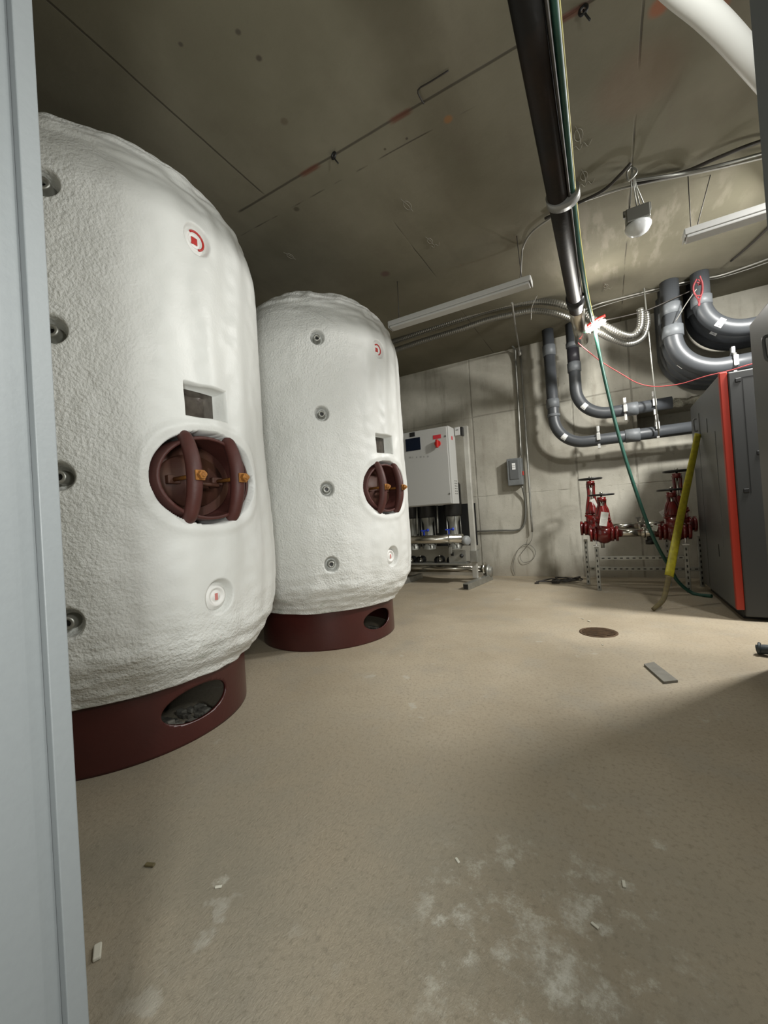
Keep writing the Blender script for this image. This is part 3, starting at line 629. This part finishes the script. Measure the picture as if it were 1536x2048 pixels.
# ------------------------------------------------------------------ red backflow assemblies on strut stands
def gate_valve(parent, x, y, z, wheel_z, wheel_r=.125, o_=None, tagd=True, side=1):
    def LL(b): b.v = [(q[0]-o_.x, q[1]-o_.y, q[2]-o_.z) for q in b.v]; return b
    b = MB(); b.cyl((x-.13, y, z), (x+.13, y, z), .070, seg=24)
    for xx in (-.13, -.085, .085, .13): b.cyl((x+xx-.014, y, z), (x+xx+.014, y, z), .088, seg=24)
    b.ball((x, y, z), .108, 20, (1, .85, 1.05)); b.cyl((x, y, z), (x, y, z+.15), .080, seg=20)
    b.box(x-.085, x+.085, y-.06, y+.06, z+.14, z+.165, .008).box(x-.08, x+.08, y-.055, y+.055, z+.168, z+.19, .008)
    v = LL(b).build('gate_valve', M_REDV, parent, 'glossy red gate valve')
    yk = MB(); zt = wheel_z-.05
    for sgn in (-1, 1): yk.tube(crom([(x+sgn*.06, y, z+.185), (x+sgn*.052, y, z+.27), (x+sgn*.03, y, (z+zt)/2+.13), (x+sgn*.034, y, zt)], 4), .017, 8)
    yk.cyl((x, y, zt-.03), (x, y, zt+.025), .046, seg=16).lathe([(.070, z+.18), (.052, z+.25), (.03, z+.32)], (x, y, 0), (0, 0, 1), 16)
    for sgn in (-1, 1):
        for s2 in (-1, 1): yk.cyl((x+sgn*.06, y+s2*.04, z+.13), (x+sgn*.06, y+s2*.04, z+.205), .009, seg=6)
    LL(yk).build('yoke', M_REDV, v)
    LL(MB().cyl((x, y, z+.15), (x, y, wheel_z+.02), .011, seg=10).cyl((x, y, wheel_z+.01), (x, y, wheel_z+.03), .018, seg=6)).build('stem', M_STAIN, v)
    wv = MB().ring((x, y, wheel_z), (0, 0, 1), wheel_r, .010, 32)
    for i in range(3):
        a = i*2*math.pi/3+.4; wv.cyl((x, y, wheel_z), (x+wheel_r*math.cos(a), y+wheel_r*math.sin(a), wheel_z), .007, seg=8)
    LL(wv.cyl((x, y, wheel_z-.012), (x, y, wheel_z+.012), .022, seg=12)).build('handwheel', M_DARK, v)
    return v
def backflow(label, Y, z, zw, xl, xr, legs, group='red backflow preventers'):
    o_ = Vector((xl, Y, 0)); t = thing('backflow_preventer', label, 'valve', o_, group=group)
    def LL(b): b.v = [(q[0]-o_.x, q[1]-o_.y, q[2]-o_.z) for q in b.v]; return b
    gate_valve(t, xl, Y, z, zw, o_=o_); gate_valve(t, xr, Y, z, zw+.0, o_=o_)
    mid = (xl+xr)/2+.03
    LL(MB().cyl((xl+.13, Y, z), (mid, Y, z), .044, seg=24).cyl((mid, Y, z), (xr-.13, Y, z), .056, seg=24).cyl((mid+.02, Y, z), (mid+.035, Y, z), .062, seg=24)).build('body_tube', M_STAIN, t, 'polished stainless body tube')
    LL(MB().lathe([(.03, 0), (.03, .03), (.045, .035), (.045, .08), (.0001, .085)], (mid+.08, Y, z-.05), (0, 0, -1), 16)).build('relief_port', M_BLACK, t)
    LL(MB().lathe([(.008, 0), (.008, .05)], (mid+.0, Y-.02, z+.05), (0, 0, 1), 8).box(mid-.02, mid+.03, Y-.03, Y-.02, z+.09, z+.105).lathe([(.008, 0), (.008, .05)], (mid+.05, Y-.02, z+.05), (0, 0, 1), 8)).build('test_cock', M_DSTEEL, t)
    LL(MB().bar((xl+.10, Y-.02, z+.045), (xl+.05, Y-.02, z+.19), .035, .03)).build('bolt_flange', M_REDV, t)
    LL(MB().cyl((xl-.02, Y, z-.06), (xl-.02, Y-.001, z-.16), .02, seg=12)).build('drain_neck', M_STEEL, t)
    return t
bf_r = backflow('red backflow valve assembly standing at the rear against the wall', 5.60, .70, 1.30, -.17, .70, None)
bf_f = backflow('red backflow valve assembly in front, with a white paper tag', 5.28, .645, 1.09, -.06, .60, None)
def tagcard(px, py, Y, w_, h_, rz, label):
    c_ = aY(px, py, Y); T = Matrix.Translation(c_) @ Matrix.Rotation(rz, 4, 'Y')
    o = MB().box(-w_/2, w_/2, -.001, .001, -h_/2, h_/2, 0, T); q = o.build('paper_tag', M_TAGM)
    r = MB()
    for i in range(9):
        if i in (3,): continue
        r.box(-w_*.36, w_*(.34-.1*(i % 3)), -.0018, -.0009, h_*(.30-.085*i), h_*(.318-.085*i), 0, T)
    r.build('printed_text', M_INK, q); return tag(q, label, 'tag')
tagcard(1208, 1038, 5.15, .075, .155, R_(11), 'white printed paper tag hanging on the front red valve')
tagcard(1189, 1008, 5.57, .05, .13, R_(-18), 'white paper tag behind, on the rear red valve stem')
tagcard(1310, 1056, 5.2, .05, .06, R_(20), 'small red and white tag on the stainless tube')
tagcard(1330, 1030, 5.5, .06, .12, R_(-30), 'pale plastic tag hanging beside the right red valve')
def strut_bar(a, b, w_=.041, up=(0, 1, 0)):
    a, b = Vector(a), Vector(b); q = MB().bar(a, b, w_, w_, up, .003); q.mat(1)
    d = b-a; n = int(d.length/.06); u = d.normalized()
    for i in range(n):
        c_ = a+u*(.04+i*.06); e = u*.014
        s_ = Vector((0, -1, 0))*(w_/2+.0006)
        q.bar(c_+s_-e, c_+s_+e, .012, .003, (0, 1, 0))
    return q
st = thing('strut_stand', 'galvanised slotted strut stand carrying the front red valve assembly', 'stand', (-.15, 5.27, 0), group='slotted strut stands'); O = Vector((-.15, 5.27, 0))
for xx in (-.145, .685): L(strut_bar((xx, 5.25, 0), (xx, 5.25, .50))).build('leg', [M_STEEL, M_BLACK], st); L(MB().box(xx-.03, xx+.03, 5.22, 5.30, .50, .515).ring((xx, 5.28, .55), (1, 0, 0), .05, .008)).build('saddle', M_ZINC, st)
L(strut_bar((-.125, 5.245, .37), (.665, 5.245, .37))).build('cross_rail', [M_STEEL, M_BLACK], st)
st = thing('strut_stand', 'galvanised slotted strut stand at the rear, under the rear valve assembly', 'stand', (-.25, 5.62, 0), group='slotted strut stands'); O = Vector((-.25, 5.62, 0))
for xx in (-.27, .56, .86): L(strut_bar((xx, 5.62, 0), (xx, 5.62, .56))).build('leg', [M_STEEL, M_BLACK], st)
L(strut_bar((-.25, 5.60, .20), (.84, 5.60, .20))).build('cross_rail', [M_STEEL, M_BLACK], st)
# ------------------------------------------------------------------ ceiling services
XB, ZB = -.138, 2.83
t = thing('black_steel_pipe', 'thick black steel pipe running overhead from the doorway', 'pipe', (XB, .45, ZB)); O = Vector((XB, .45, ZB))
L(MB().cyl((XB, .45, ZB), (XB, 5.0, ZB), .062, seg=32)).build('pipe', M_BLKPIPE, t)
L(MB().tube([(XB, 3.99, ZB), (XB, 4.0, ZB), (XB, 4.12, ZB), (XB, 4.13, ZB)], [.062, .075, .075, .062], 32)).build('coupling', M_DARK, t)
L(MB().tube([(XB, 4.25, ZB), (XB, 4.9, ZB), (XB, 5.02, ZB-.01), (XB, 5.07, ZB-.01)], [.066, .066, .07, .07], 28)).build('bright_sleeve', M_STAIN, t, 'shiny metal end sleeve')
for i, yy in enumerate((1.2, 3.4)):
    pass
hp = [(XB+.085, .45, ZB-.01), (XB+.088, 1.2, ZB-.01), (XB+.082, 2.0, ZB-.012), (XB+.074, 2.70, ZB-.015), (XB+.078, 3.4, ZB-.01), (XB+.095, 4.1, ZB+.01), (XB+.12, 4.6, ZB+.0), tuple(aY(1191, 655, 4.88))]
hd = [tuple(aY(1193, 680, 4.90)), tuple(aY(1217, 790, 4.93)), tuple(aY(1240, 880, 4.95)), tuple(aY(1266, 965, 4.97)), tuple(aY(1296, 1050, 5.0)), tuple(aY(1318, 1098, 5.02)), tuple(aY(1340, 1135, 5.08)), tuple(aY(1356, 1163, 5.1)), (.70, 5.12, .02), (.83, 5.0, .02)]
t = thing('garden_hose', 'green rubber hose running beside the black overhead pipe and dangling to the floor', 'hose', hp[0]); O = Vector(hp[0])
L(MB().tube(crom(hp+hd, 8), .017, 12)).build('hose_body', M_GREEN, t)
L(MB().tube(crom([(a+.016, b_, c_-.004) for a, b_, c_ in hp[:7]], 8), .0045, 6)).build('yellow_stripe', M_YSTR, t)
L(MB().tube(crom([(XB+.058, .45, ZB-.035), (XB+.062, 1.2, ZB-.04), (XB+.058, 2.6, ZB-.04), (XB+.05, 3.9, ZB-.035)], 8), .007, 6)).build('cable', M_CABLE, t)
tp = MB(); yb = 2.66
tp.tube([(XB+.022, yb-.035, ZB-.004), (XB+.022, yb+.035, ZB-.004)], .070, 28, sx=1.32, hint=(1, 0, 0), smooth=True)
tag(tp.build('duct_tape', M_TAPE), 'silver tape wrapped around the black overhead pipe and green hose', 'tape')
# work lamp, lit
lc = aY(1193, 650, 4.86)
t = thing('work_lamp', 'lit temporary work lamp glowing at the end of the black pipe', 'lamp', lc)
a0, a1 = aY(1172, 664, 4.86)-lc, aY(1211, 640, 4.86)-lc
bulb = MB().tube([a0, a0*.9+a1*.1, a1*.9+a0*.1, a1], [.010, .022, .026, .010], 16).build('bulb', M_LED, t, 'glowing white lamp tube')
MB().tube(crom([a0*.9+Vector((0, 0, .05)), Vector((0, 0, .055)), a1*.9+Vector((.01, 0, .05))], 5), .014, 10).build('holder', M_REDPL, t, 'red lamp holder')
cg = MB()
for i in range(4):
    c_ = a0.lerp(a1, .15+.23*i); d = (a1-a0).normalized(); cg.ring(c_, d, .040, .002, 16, 5)
cg.build('wire_guard', M_STEEL, t)
bpy.data.objects['lamp_far'].location = lc+Vector((.03, -.03, -.055))
line('red_wire', 'thin red wire hanging from the work lamp across to the boiler top', 'wire', [aY(1156, 686, 4.9), aY(1180, 706, 4.95), aY(1205, 725, 5.0), aY(1243, 748, 5.1), aY(1275, 766, 5.1), aY(1310, 773, 5.1), aY(1360, 768, 5.0), aY(1410, 753, 4.8), aY(1460, 741, 4.6), aY(1500, 729, 4.5), aY(1560, 715, 4.4)], .0045, M_PINK, 6)
line('power_cable', 'thin black cable strung from the work lamp toward the right', 'cable', [aY(1212, 640, 4.88), aY(1250, 632, 5.1), aY(1295, 620, 5.2), aY(1345, 598, 5.3), aY(1385, 580, 5.35)], .006, M_CABLE, 6)
# corrugated conduits
def flex(name, pts, r, label):
    P = crom(pts, 10); L_ = [0]
    for i in range(1, len(P)): L_.append(L_[-1]+(P[i]-P[i-1]).length)
    n = int(L_[-1]/.008); out = []; j = 0
    for i in range(n):
        s_ = L_[-1]*i/(n-1)
        while j < len(P)-2 and L_[j+1] < s_: j += 1
        out.append(P[j].lerp(P[j+1], (s_-L_[j])/max(1e-6, L_[j+1]-L_[j])))
    rr = [r*(1.0 if i % 3 else .88) for i in range(n)]
    return tag(MB().tube(out, rr, 14).build(name, mat('silver_flexible_metal', (.26, .255, .23), .3, .85)), label, 'conduit', 'silver flexible conduits')
YF = 4.95
flex('flexible_conduit', [aY(740, 697, YF-.1), aY(784, 684, YF-.1), aY(850, 661, YF-.1), aY(922, 637, YF-.1), aY(975, 620, YF-.08), aY(1024, 609, YF-.05), aY(1075, 603, YF), aY(1120, 608, YF), aY(1160, 624, YF+.1), aY(1200, 645, YF+.15), aY(1240, 667, YF+.2), aY(1264, 671, YF+.25), aY(1279, 656, YF+.25), aY(1282, 632, YF+.25), aY(1280, 618, YF+.25)], .037, 'silver flexible conduit, upper one of the pair under the ceiling')
flex('flexible_conduit', [aY(740, 714, YF-.1), aY(787, 701, YF-.1), aY(850, 680, YF-.1), aY(922, 658, YF-.1), aY(975, 640, YF-.08), aY(1024, 629, YF-.05), aY(1068, 622, YF), aY(1110, 627, YF), aY(1150, 641, YF+.1), aY(1190, 661, YF+.12), aY(1225, 679, YF+.25), aY(1258, 688, YF+.35), aY(1284, 676, YF+.4), aY(1294, 650, YF+.4), aY(1293, 625, YF+.4)], .033, 'silver flexible conduit, lower one of the pair under the ceiling')
for i, (a, b_) in enumerate((((902, 640), (914, 612)), ((1062, 640), (1076, 588)))):
    line('hanger_wire', ['thin tie wire holding the flexible conduits, left one', 'thin tie wire holding the flexible conduits near the tube light end'][i], 'wire', [aY(*a, YF-.15), aY((a[0]+b_[0])/2-5, (a[1]+b_[1])/2, YF-.16), aY(*b_, YF-.1)], .003, M_WIRE, 5)
# strip lights
def strip(x0, x1, y, z, label, grp, T0):
    t = thing('strip_light', label, 'light fixture', ((x0+x1)/2, y, z), group=grp); hx = (x1-x0)/2
    MB().box(-hx, hx, -.055, .055, 0, .045, .004).build('housing', M_WHITEP, t)
    MB().box(-hx+.01, hx-.01, -.048, .048, -.022, 0, .008).build('diffuser', M_WHITEP, t)
    MB().box(-hx-.004, -hx+.002, -.052, .052, -.018, .042, .003).build('end_cap', M_PANEL, t)
    MB().box(hx-.002, hx+.004, -.052, .052, -.018, .042, .003).build('end_cap', M_PANEL, t)
    for a, b_ in T0: MB().tube([a-t.location, b_-t.location], .0035, 5).build('hanger', M_CABLE, t)
    return t
ZL = 2.90
strip(-1.80, -.445, 3.66, ZL, 'unlit white strip light left of the black pipe, above the far tank', 'unlit white strip lights', [(Vector((-.52, 3.66, ZL+.04)), Vector((-.54, 3.68, ZC))), (Vector((-1.7, 3.66, ZL+.04)), Vector((-1.7, 3.68, ZC)))])
strip(.615, 1.97, 3.73, ZL, 'unlit white strip light hanging at the right edge', 'unlit white strip lights', [(Vector((.66, 3.73, ZL+.04)), aZ(1376, 350, ZC)), (Vector((.69, 3.73, ZL+.04)), aZ(1421, 350, ZC)), (Vector((1.8, 3.73, ZL+.04)), Vector((1.8, 3.73, ZC)))])
# round jelly-jar style lamp, unlit
c_ = Vector((.325, 3.56, 3.0)); t = thing('ceiling_lamp', 'unlit round glass lamp on a dark junction box hung by wires', 'light fixture', c_)
MB().box(-.075, .075, -.075, .075, .02, .12, .008).box(-.088, .088, -.012, .012, .10, .15, .003).build('junction_box', M_DSTEEL, t)
MB().lathe([(.0001, -.055), (.035, -.05), (.065, -.032), (.083, -.004), (.086, .012), (.078, .024), (.0001, .024)], (0, 0, 0), (0, 0, 1), 32).build('glass_lens', M_LENS, t, 'white domed glass lens')
top = aZ(1263, 333, ZC)-c_
for dx, dy in ((-.05, 0), (0, -.03), (.03, .03), (.055, 0)): MB().tube([Vector((dx, dy, .12)), Vector((top.x*.6+dx*.3, top.y*.6, .24)), top], .0045, 5).build('hanging_wire', M_STEEL, t)
MB().tube(crom([top+Vector((0, 0, 0)), top+Vector((.03, .0, -.05)), top+Vector((-.02, 0, -.09)), top+Vector((-.03, 0, -.03)), top], 4), .007, 6).build('hook', M_STEEL, t)
# ceiling cables and conduits
Zk = ZC-.02
line('ceiling_conduit', 'pale thin conduit crossing the ceiling behind the hanging glass lamp', 'conduit', [aZ(1041, 558, 3.0), aZ(1043, 520, 3.2), aZ(1046, 495, Zk), aZ(1062, 466, Zk), aZ(1100, 437, Zk), aZ(1135, 415, Zk), aZ(1200, 391, Zk), aZ(1268, 371, Zk), aZ(1375, 350, Zk), aZ(1440, 336, Zk), aZ(1560, 308, Zk)], .008, M_WIRE, 8)
line('ceiling_cable', 'dark cable draped over the hook of the hanging glass lamp', 'cable', [aZ(1090, 437, Zk), aZ(1150, 409, Zk-.03), aZ(1205, 382, Zk-.05), aZ(1240, 350, Zk-.03), aZ(1262, 326, Zk)], .011, M_CABLE, 8)
line('ceiling_cable', 'dark cable clipped along the conduit right of the glass lamp', 'cable', [aZ(1262, 370, Zk-.0), aZ(1320, 356, Zk-.02), aZ(1374, 342, Zk), aZ(1430, 318, Zk-.03), aZ(1500, 290, Zk-.03), aZ(1570, 268, Zk)], .012, M_CABLE, 8)
line('ceiling_cable', 'grey-brown cable sagging along the ceiling at the right edge', 'cable', [aZ(1262, 362, Zk-.02), aZ(1330, 352, Zk-.03), aZ(1374, 345, Zk-.01), aZ(1440, 330, Zk-.05), aZ(1510, 311, Zk-.03), aZ(1570, 295, Zk)], .010, M_DSTEEL, 8)
line('ceiling_cable', 'dark cable running down at the far right below the strip light', 'cable', [aZ(1570, 425, Zk), aZ(1536, 456, Zk), aZ(1500, 490, Zk), aZ(1462, 522, Zk)], .010, M_CABLE, 8)
line('ceiling_conduit', 'pale conduit along the ceiling directly above the grey pipe bends, front one', 'conduit', [aZ(1165, 622, 3.2), aZ(1200, 607, Zk), aZ(1270, 589, Zk), aZ(1330, 574, Zk), aZ(1395, 559, Zk), aZ(1440, 551, Zk), aZ(1500, 531, Zk), aZ(1570, 505, Zk)], .009, M_WIRE, 8)
line('ceiling_conduit', 'second pale conduit above the grey pipe bends, just behind the front one', 'conduit', [aZ(1170, 625, 3.2), aZ(1205, 612, Zk), aZ(1270, 593, Zk), aZ(1395, 563, Zk), aZ(1440, 555, Zk), aZ(1500, 537, Zk), aZ(1570, 512, Zk)], .006, M_WIRE, 8)
q = MB(); cc = aY(1397, 575, 5.2)
for i in range(4):
    a = i*.6; q.tube(crom([cc+Vector((.012*math.cos(a+i), .02*i-.03, .10-.02*i)), cc+Vector((.035, .01*i, .02)), cc+Vector((.02-.01*i, 0, -.08-.03*i)), cc+Vector((-.03+.01*i, .01, -.06-.03*i)), cc+Vector((-.04, .01*i, .02)), cc+Vector((-.01, 0, .09))], 5), .007, 6)
tag(q.build('red_tie_cord', mat('dark_red_cord', (.22, .03, .035), .6)), 'looped dark red cord tied around the conduit above the grey bends', 'cord')
line('white_string', 'short pale cord slanting from the red loops to the thick grey bend', 'cord', [aY(1393, 578, 5.2), aY(1372, 608, 5.25), aY(1351, 643, 5.3)], .005, M_WIRE, 6)
# white duct near the doorway
line('white_duct', 'bright white plastic duct sweeping across the top right corner', 'duct', [aZ(1290, -90, 2.55), aZ(1345, -30, 2.5), aZ(1408, 22, 2.46), aZ(1455, 68, 2.43), aZ(1505, 125, 2.40), aZ(1560, 190, 2.38)], .036, M_WDUCT, 24)
# small fixings on the ceiling seam
for (px, py, lb) in ((667, 305, 'small black tie knot poking from the ceiling seam left of the black pipe'), (1166, 12, 'small black tie knot with a tail in the ceiling seam at the top edge')):
    c_ = aZ(px, py, ZC); tag(MB().ring(c_+Vector((0, 0, -.02)), (.3, 1, 0), .018, .007, 14, 6).tube(crom([c_+Vector((0, 0, -.02)), c_+Vector((.01, -.0, -.05)), c_+Vector((.025, .01, -.075))], 4), .005, 6).build('wire_tie', M_BLACK), lb, 'wire tie')
line('bent_wire', 'thin bent wire loop lying against the ceiling beside the seam', 'wire', [aZ(848, 207, ZC-.006), aZ(843, 200, ZC-.01), aZ(836, 180, ZC-.012), aZ(860, 164, ZC-.012), aZ(897, 141, ZC-.008)], .004, M_CABLE, 6, 3)
# ------------------------------------------------------------------ yellow lay-flat hose leaning on the boiler
yp = [aY(1396, 868, 5.02), aY(1383, 930, 4.95), aY(1366, 1010, 4.82), aY(1350, 1090, 4.66), aY(1338, 1152, 4.52)]
t = thing('yellow_hose', 'yellow speckled flat hose leaning from the boiler side to the floor', 'hose', yp[-1]); O = Vector(yp[-1])
def ribbon(pts, w_, th, side, sub=8):
    P = crom(pts, sub); vs = []; fs = []; side = Vector(side).normalized(); n = len(P); ws = w_ if hasattr(w_, '__len__') else [w_]*n
    for i, p in enumerate(P):
        d = ((P[min(i+1, n-1)]-P[max(i-1, 0)])).normalized(); u = (side-d*side.dot(d)).normalized(); nn = d.cross(u); f_ = i/(n-1); ww = ws[0]*(1-f_)+ws[-1]*f_
        for a in range(12):
            an = 2*math.pi*a/12; vs.append(p+u*math.cos(an)*ww/2+nn*math.sin(an)*th)
    for i in range(n-1):
        for a in range(12): fs.append((i*12+a, i*12+(a+1) % 12, (i+1)*12+(a+1) % 12, (i+1)*12+a))
    fs += [tuple(range(12))[::-1], tuple((n-1)*12+a for a in range(12))]
    return MB()._add(vs, fs, True)
L(ribbon(yp, [.066, .084], .012, RGT)).build('yellow_section', M_YEL, t)
yt = [yp[-1], aY(1333, 1175, 4.49), aY(1326, 1200, 4.42), Vector(aZ(1306, 1219, .018))]
L(ribbon(yt, [.06, .035], .012, RGT)).build('muddy_tail', M_TAN, t, 'brown muddy tail end')
# ------------------------------------------------------------------ floor bits
c_ = aZ(1197, 1265, 0); t = thing('floor_drain', 'round rusty drain cover set in the concrete floor', 'drain', c_)
MB().lathe([(.135, .0), (.135, .004), (.122, .006), (.120, .002), (.0001, .002)], (0, 0, 0), (0, 0, 1), 36).build('rim', M_RUSTD, t)
q = MB()
for i in range(-4, 5):
    hw = math.sqrt(max(0, .115**2-(i*.025)**2)); q.box(-hw, hw, i*.025-.006, i*.025+.006, .002, .007, .001)
q.build('grate', M_RUSTD, t)
P4 = [aZ(1288, 1332, 0), aZ(1308, 1328, 0), aZ(1356, 1365, 0), aZ(1328, 1368, 0)]
b = MB(); n_ = len(P4); b._add([p+Vector((0, 0, .001)) for p in P4]+[p+Vector((0, 0, .013)) for p in P4], [(3, 2, 1, 0), (4, 5, 6, 7)]+[(i, (i+1) % 4, 4+(i+1) % 4, 4+i) for i in range(4)])
tag(b.build('cardboard_strip', M_CARD), 'flat grey strip of card lying on the floor near the drain', 'scrap')
c_ = aZ(1530, 1312, 0)
q = MB().tube(crom([c_+Vector((-.03, .02, .03)), c_+Vector((.02, .0, .04)), c_+Vector((.08, -.02, .035)), c_+Vector((.14, .02, .03))], 4), [.03]*13, 12); q.ring(c_+Vector((-.02, .015, .04)), (1, -.3, 0), .03, .008)
tag(q.build('rubber_coupling', mat('blue_black_rubber', (.03, .04, .045), .5)), 'black rubber coupling end lying at the right edge of the floor', 'coupling')
frag = [(195, 1908, .014), (300, 1732, .010), (915, 1722, .006), (1178, 1243, .010), (1165, 1238, .007), (1248, 1770, .007), (1190, 1853, .006), (437, 1775, .006), (1205, 1290, .006)]
for i, (px, py, s_) in enumerate(frag):
    c_ = aZ(px, py, 0); bm_ = MB(); a = random.random()*3
    T = Matrix.Translation(c_) @ Matrix.Rotation(a, 4, 'Z'); bm_.box(-s_*1.5, s_*1.5, -s_*.6, s_*.6, 0.0005, s_*.7, s_*.2, T)
    lbs = ['pale wood chip on the floor beside the door frame', 'brown flat chip on the floor in front of the nearer tank', 'small pale crumb in the middle of the floor', 'larger pale crumb beside the floor drain', 'smaller pale crumb beside the floor drain', 'pale crumb at the right end of the whitish floor stains', 'pale crumb within the whitish floor stains', 'pale crumb on the floor between door frame and nearer tank', 'tiny crumb just in front of the floor drain']
    tag(bm_.build('debris_chip', M_PEB if i != 1 else M_TAN), lbs[i], 'debris', 'crumbs on the floor')
for q in list(bpy.data.objects):
    if q.type == 'MESH' and q.name.startswith('foam_jacket'): pass
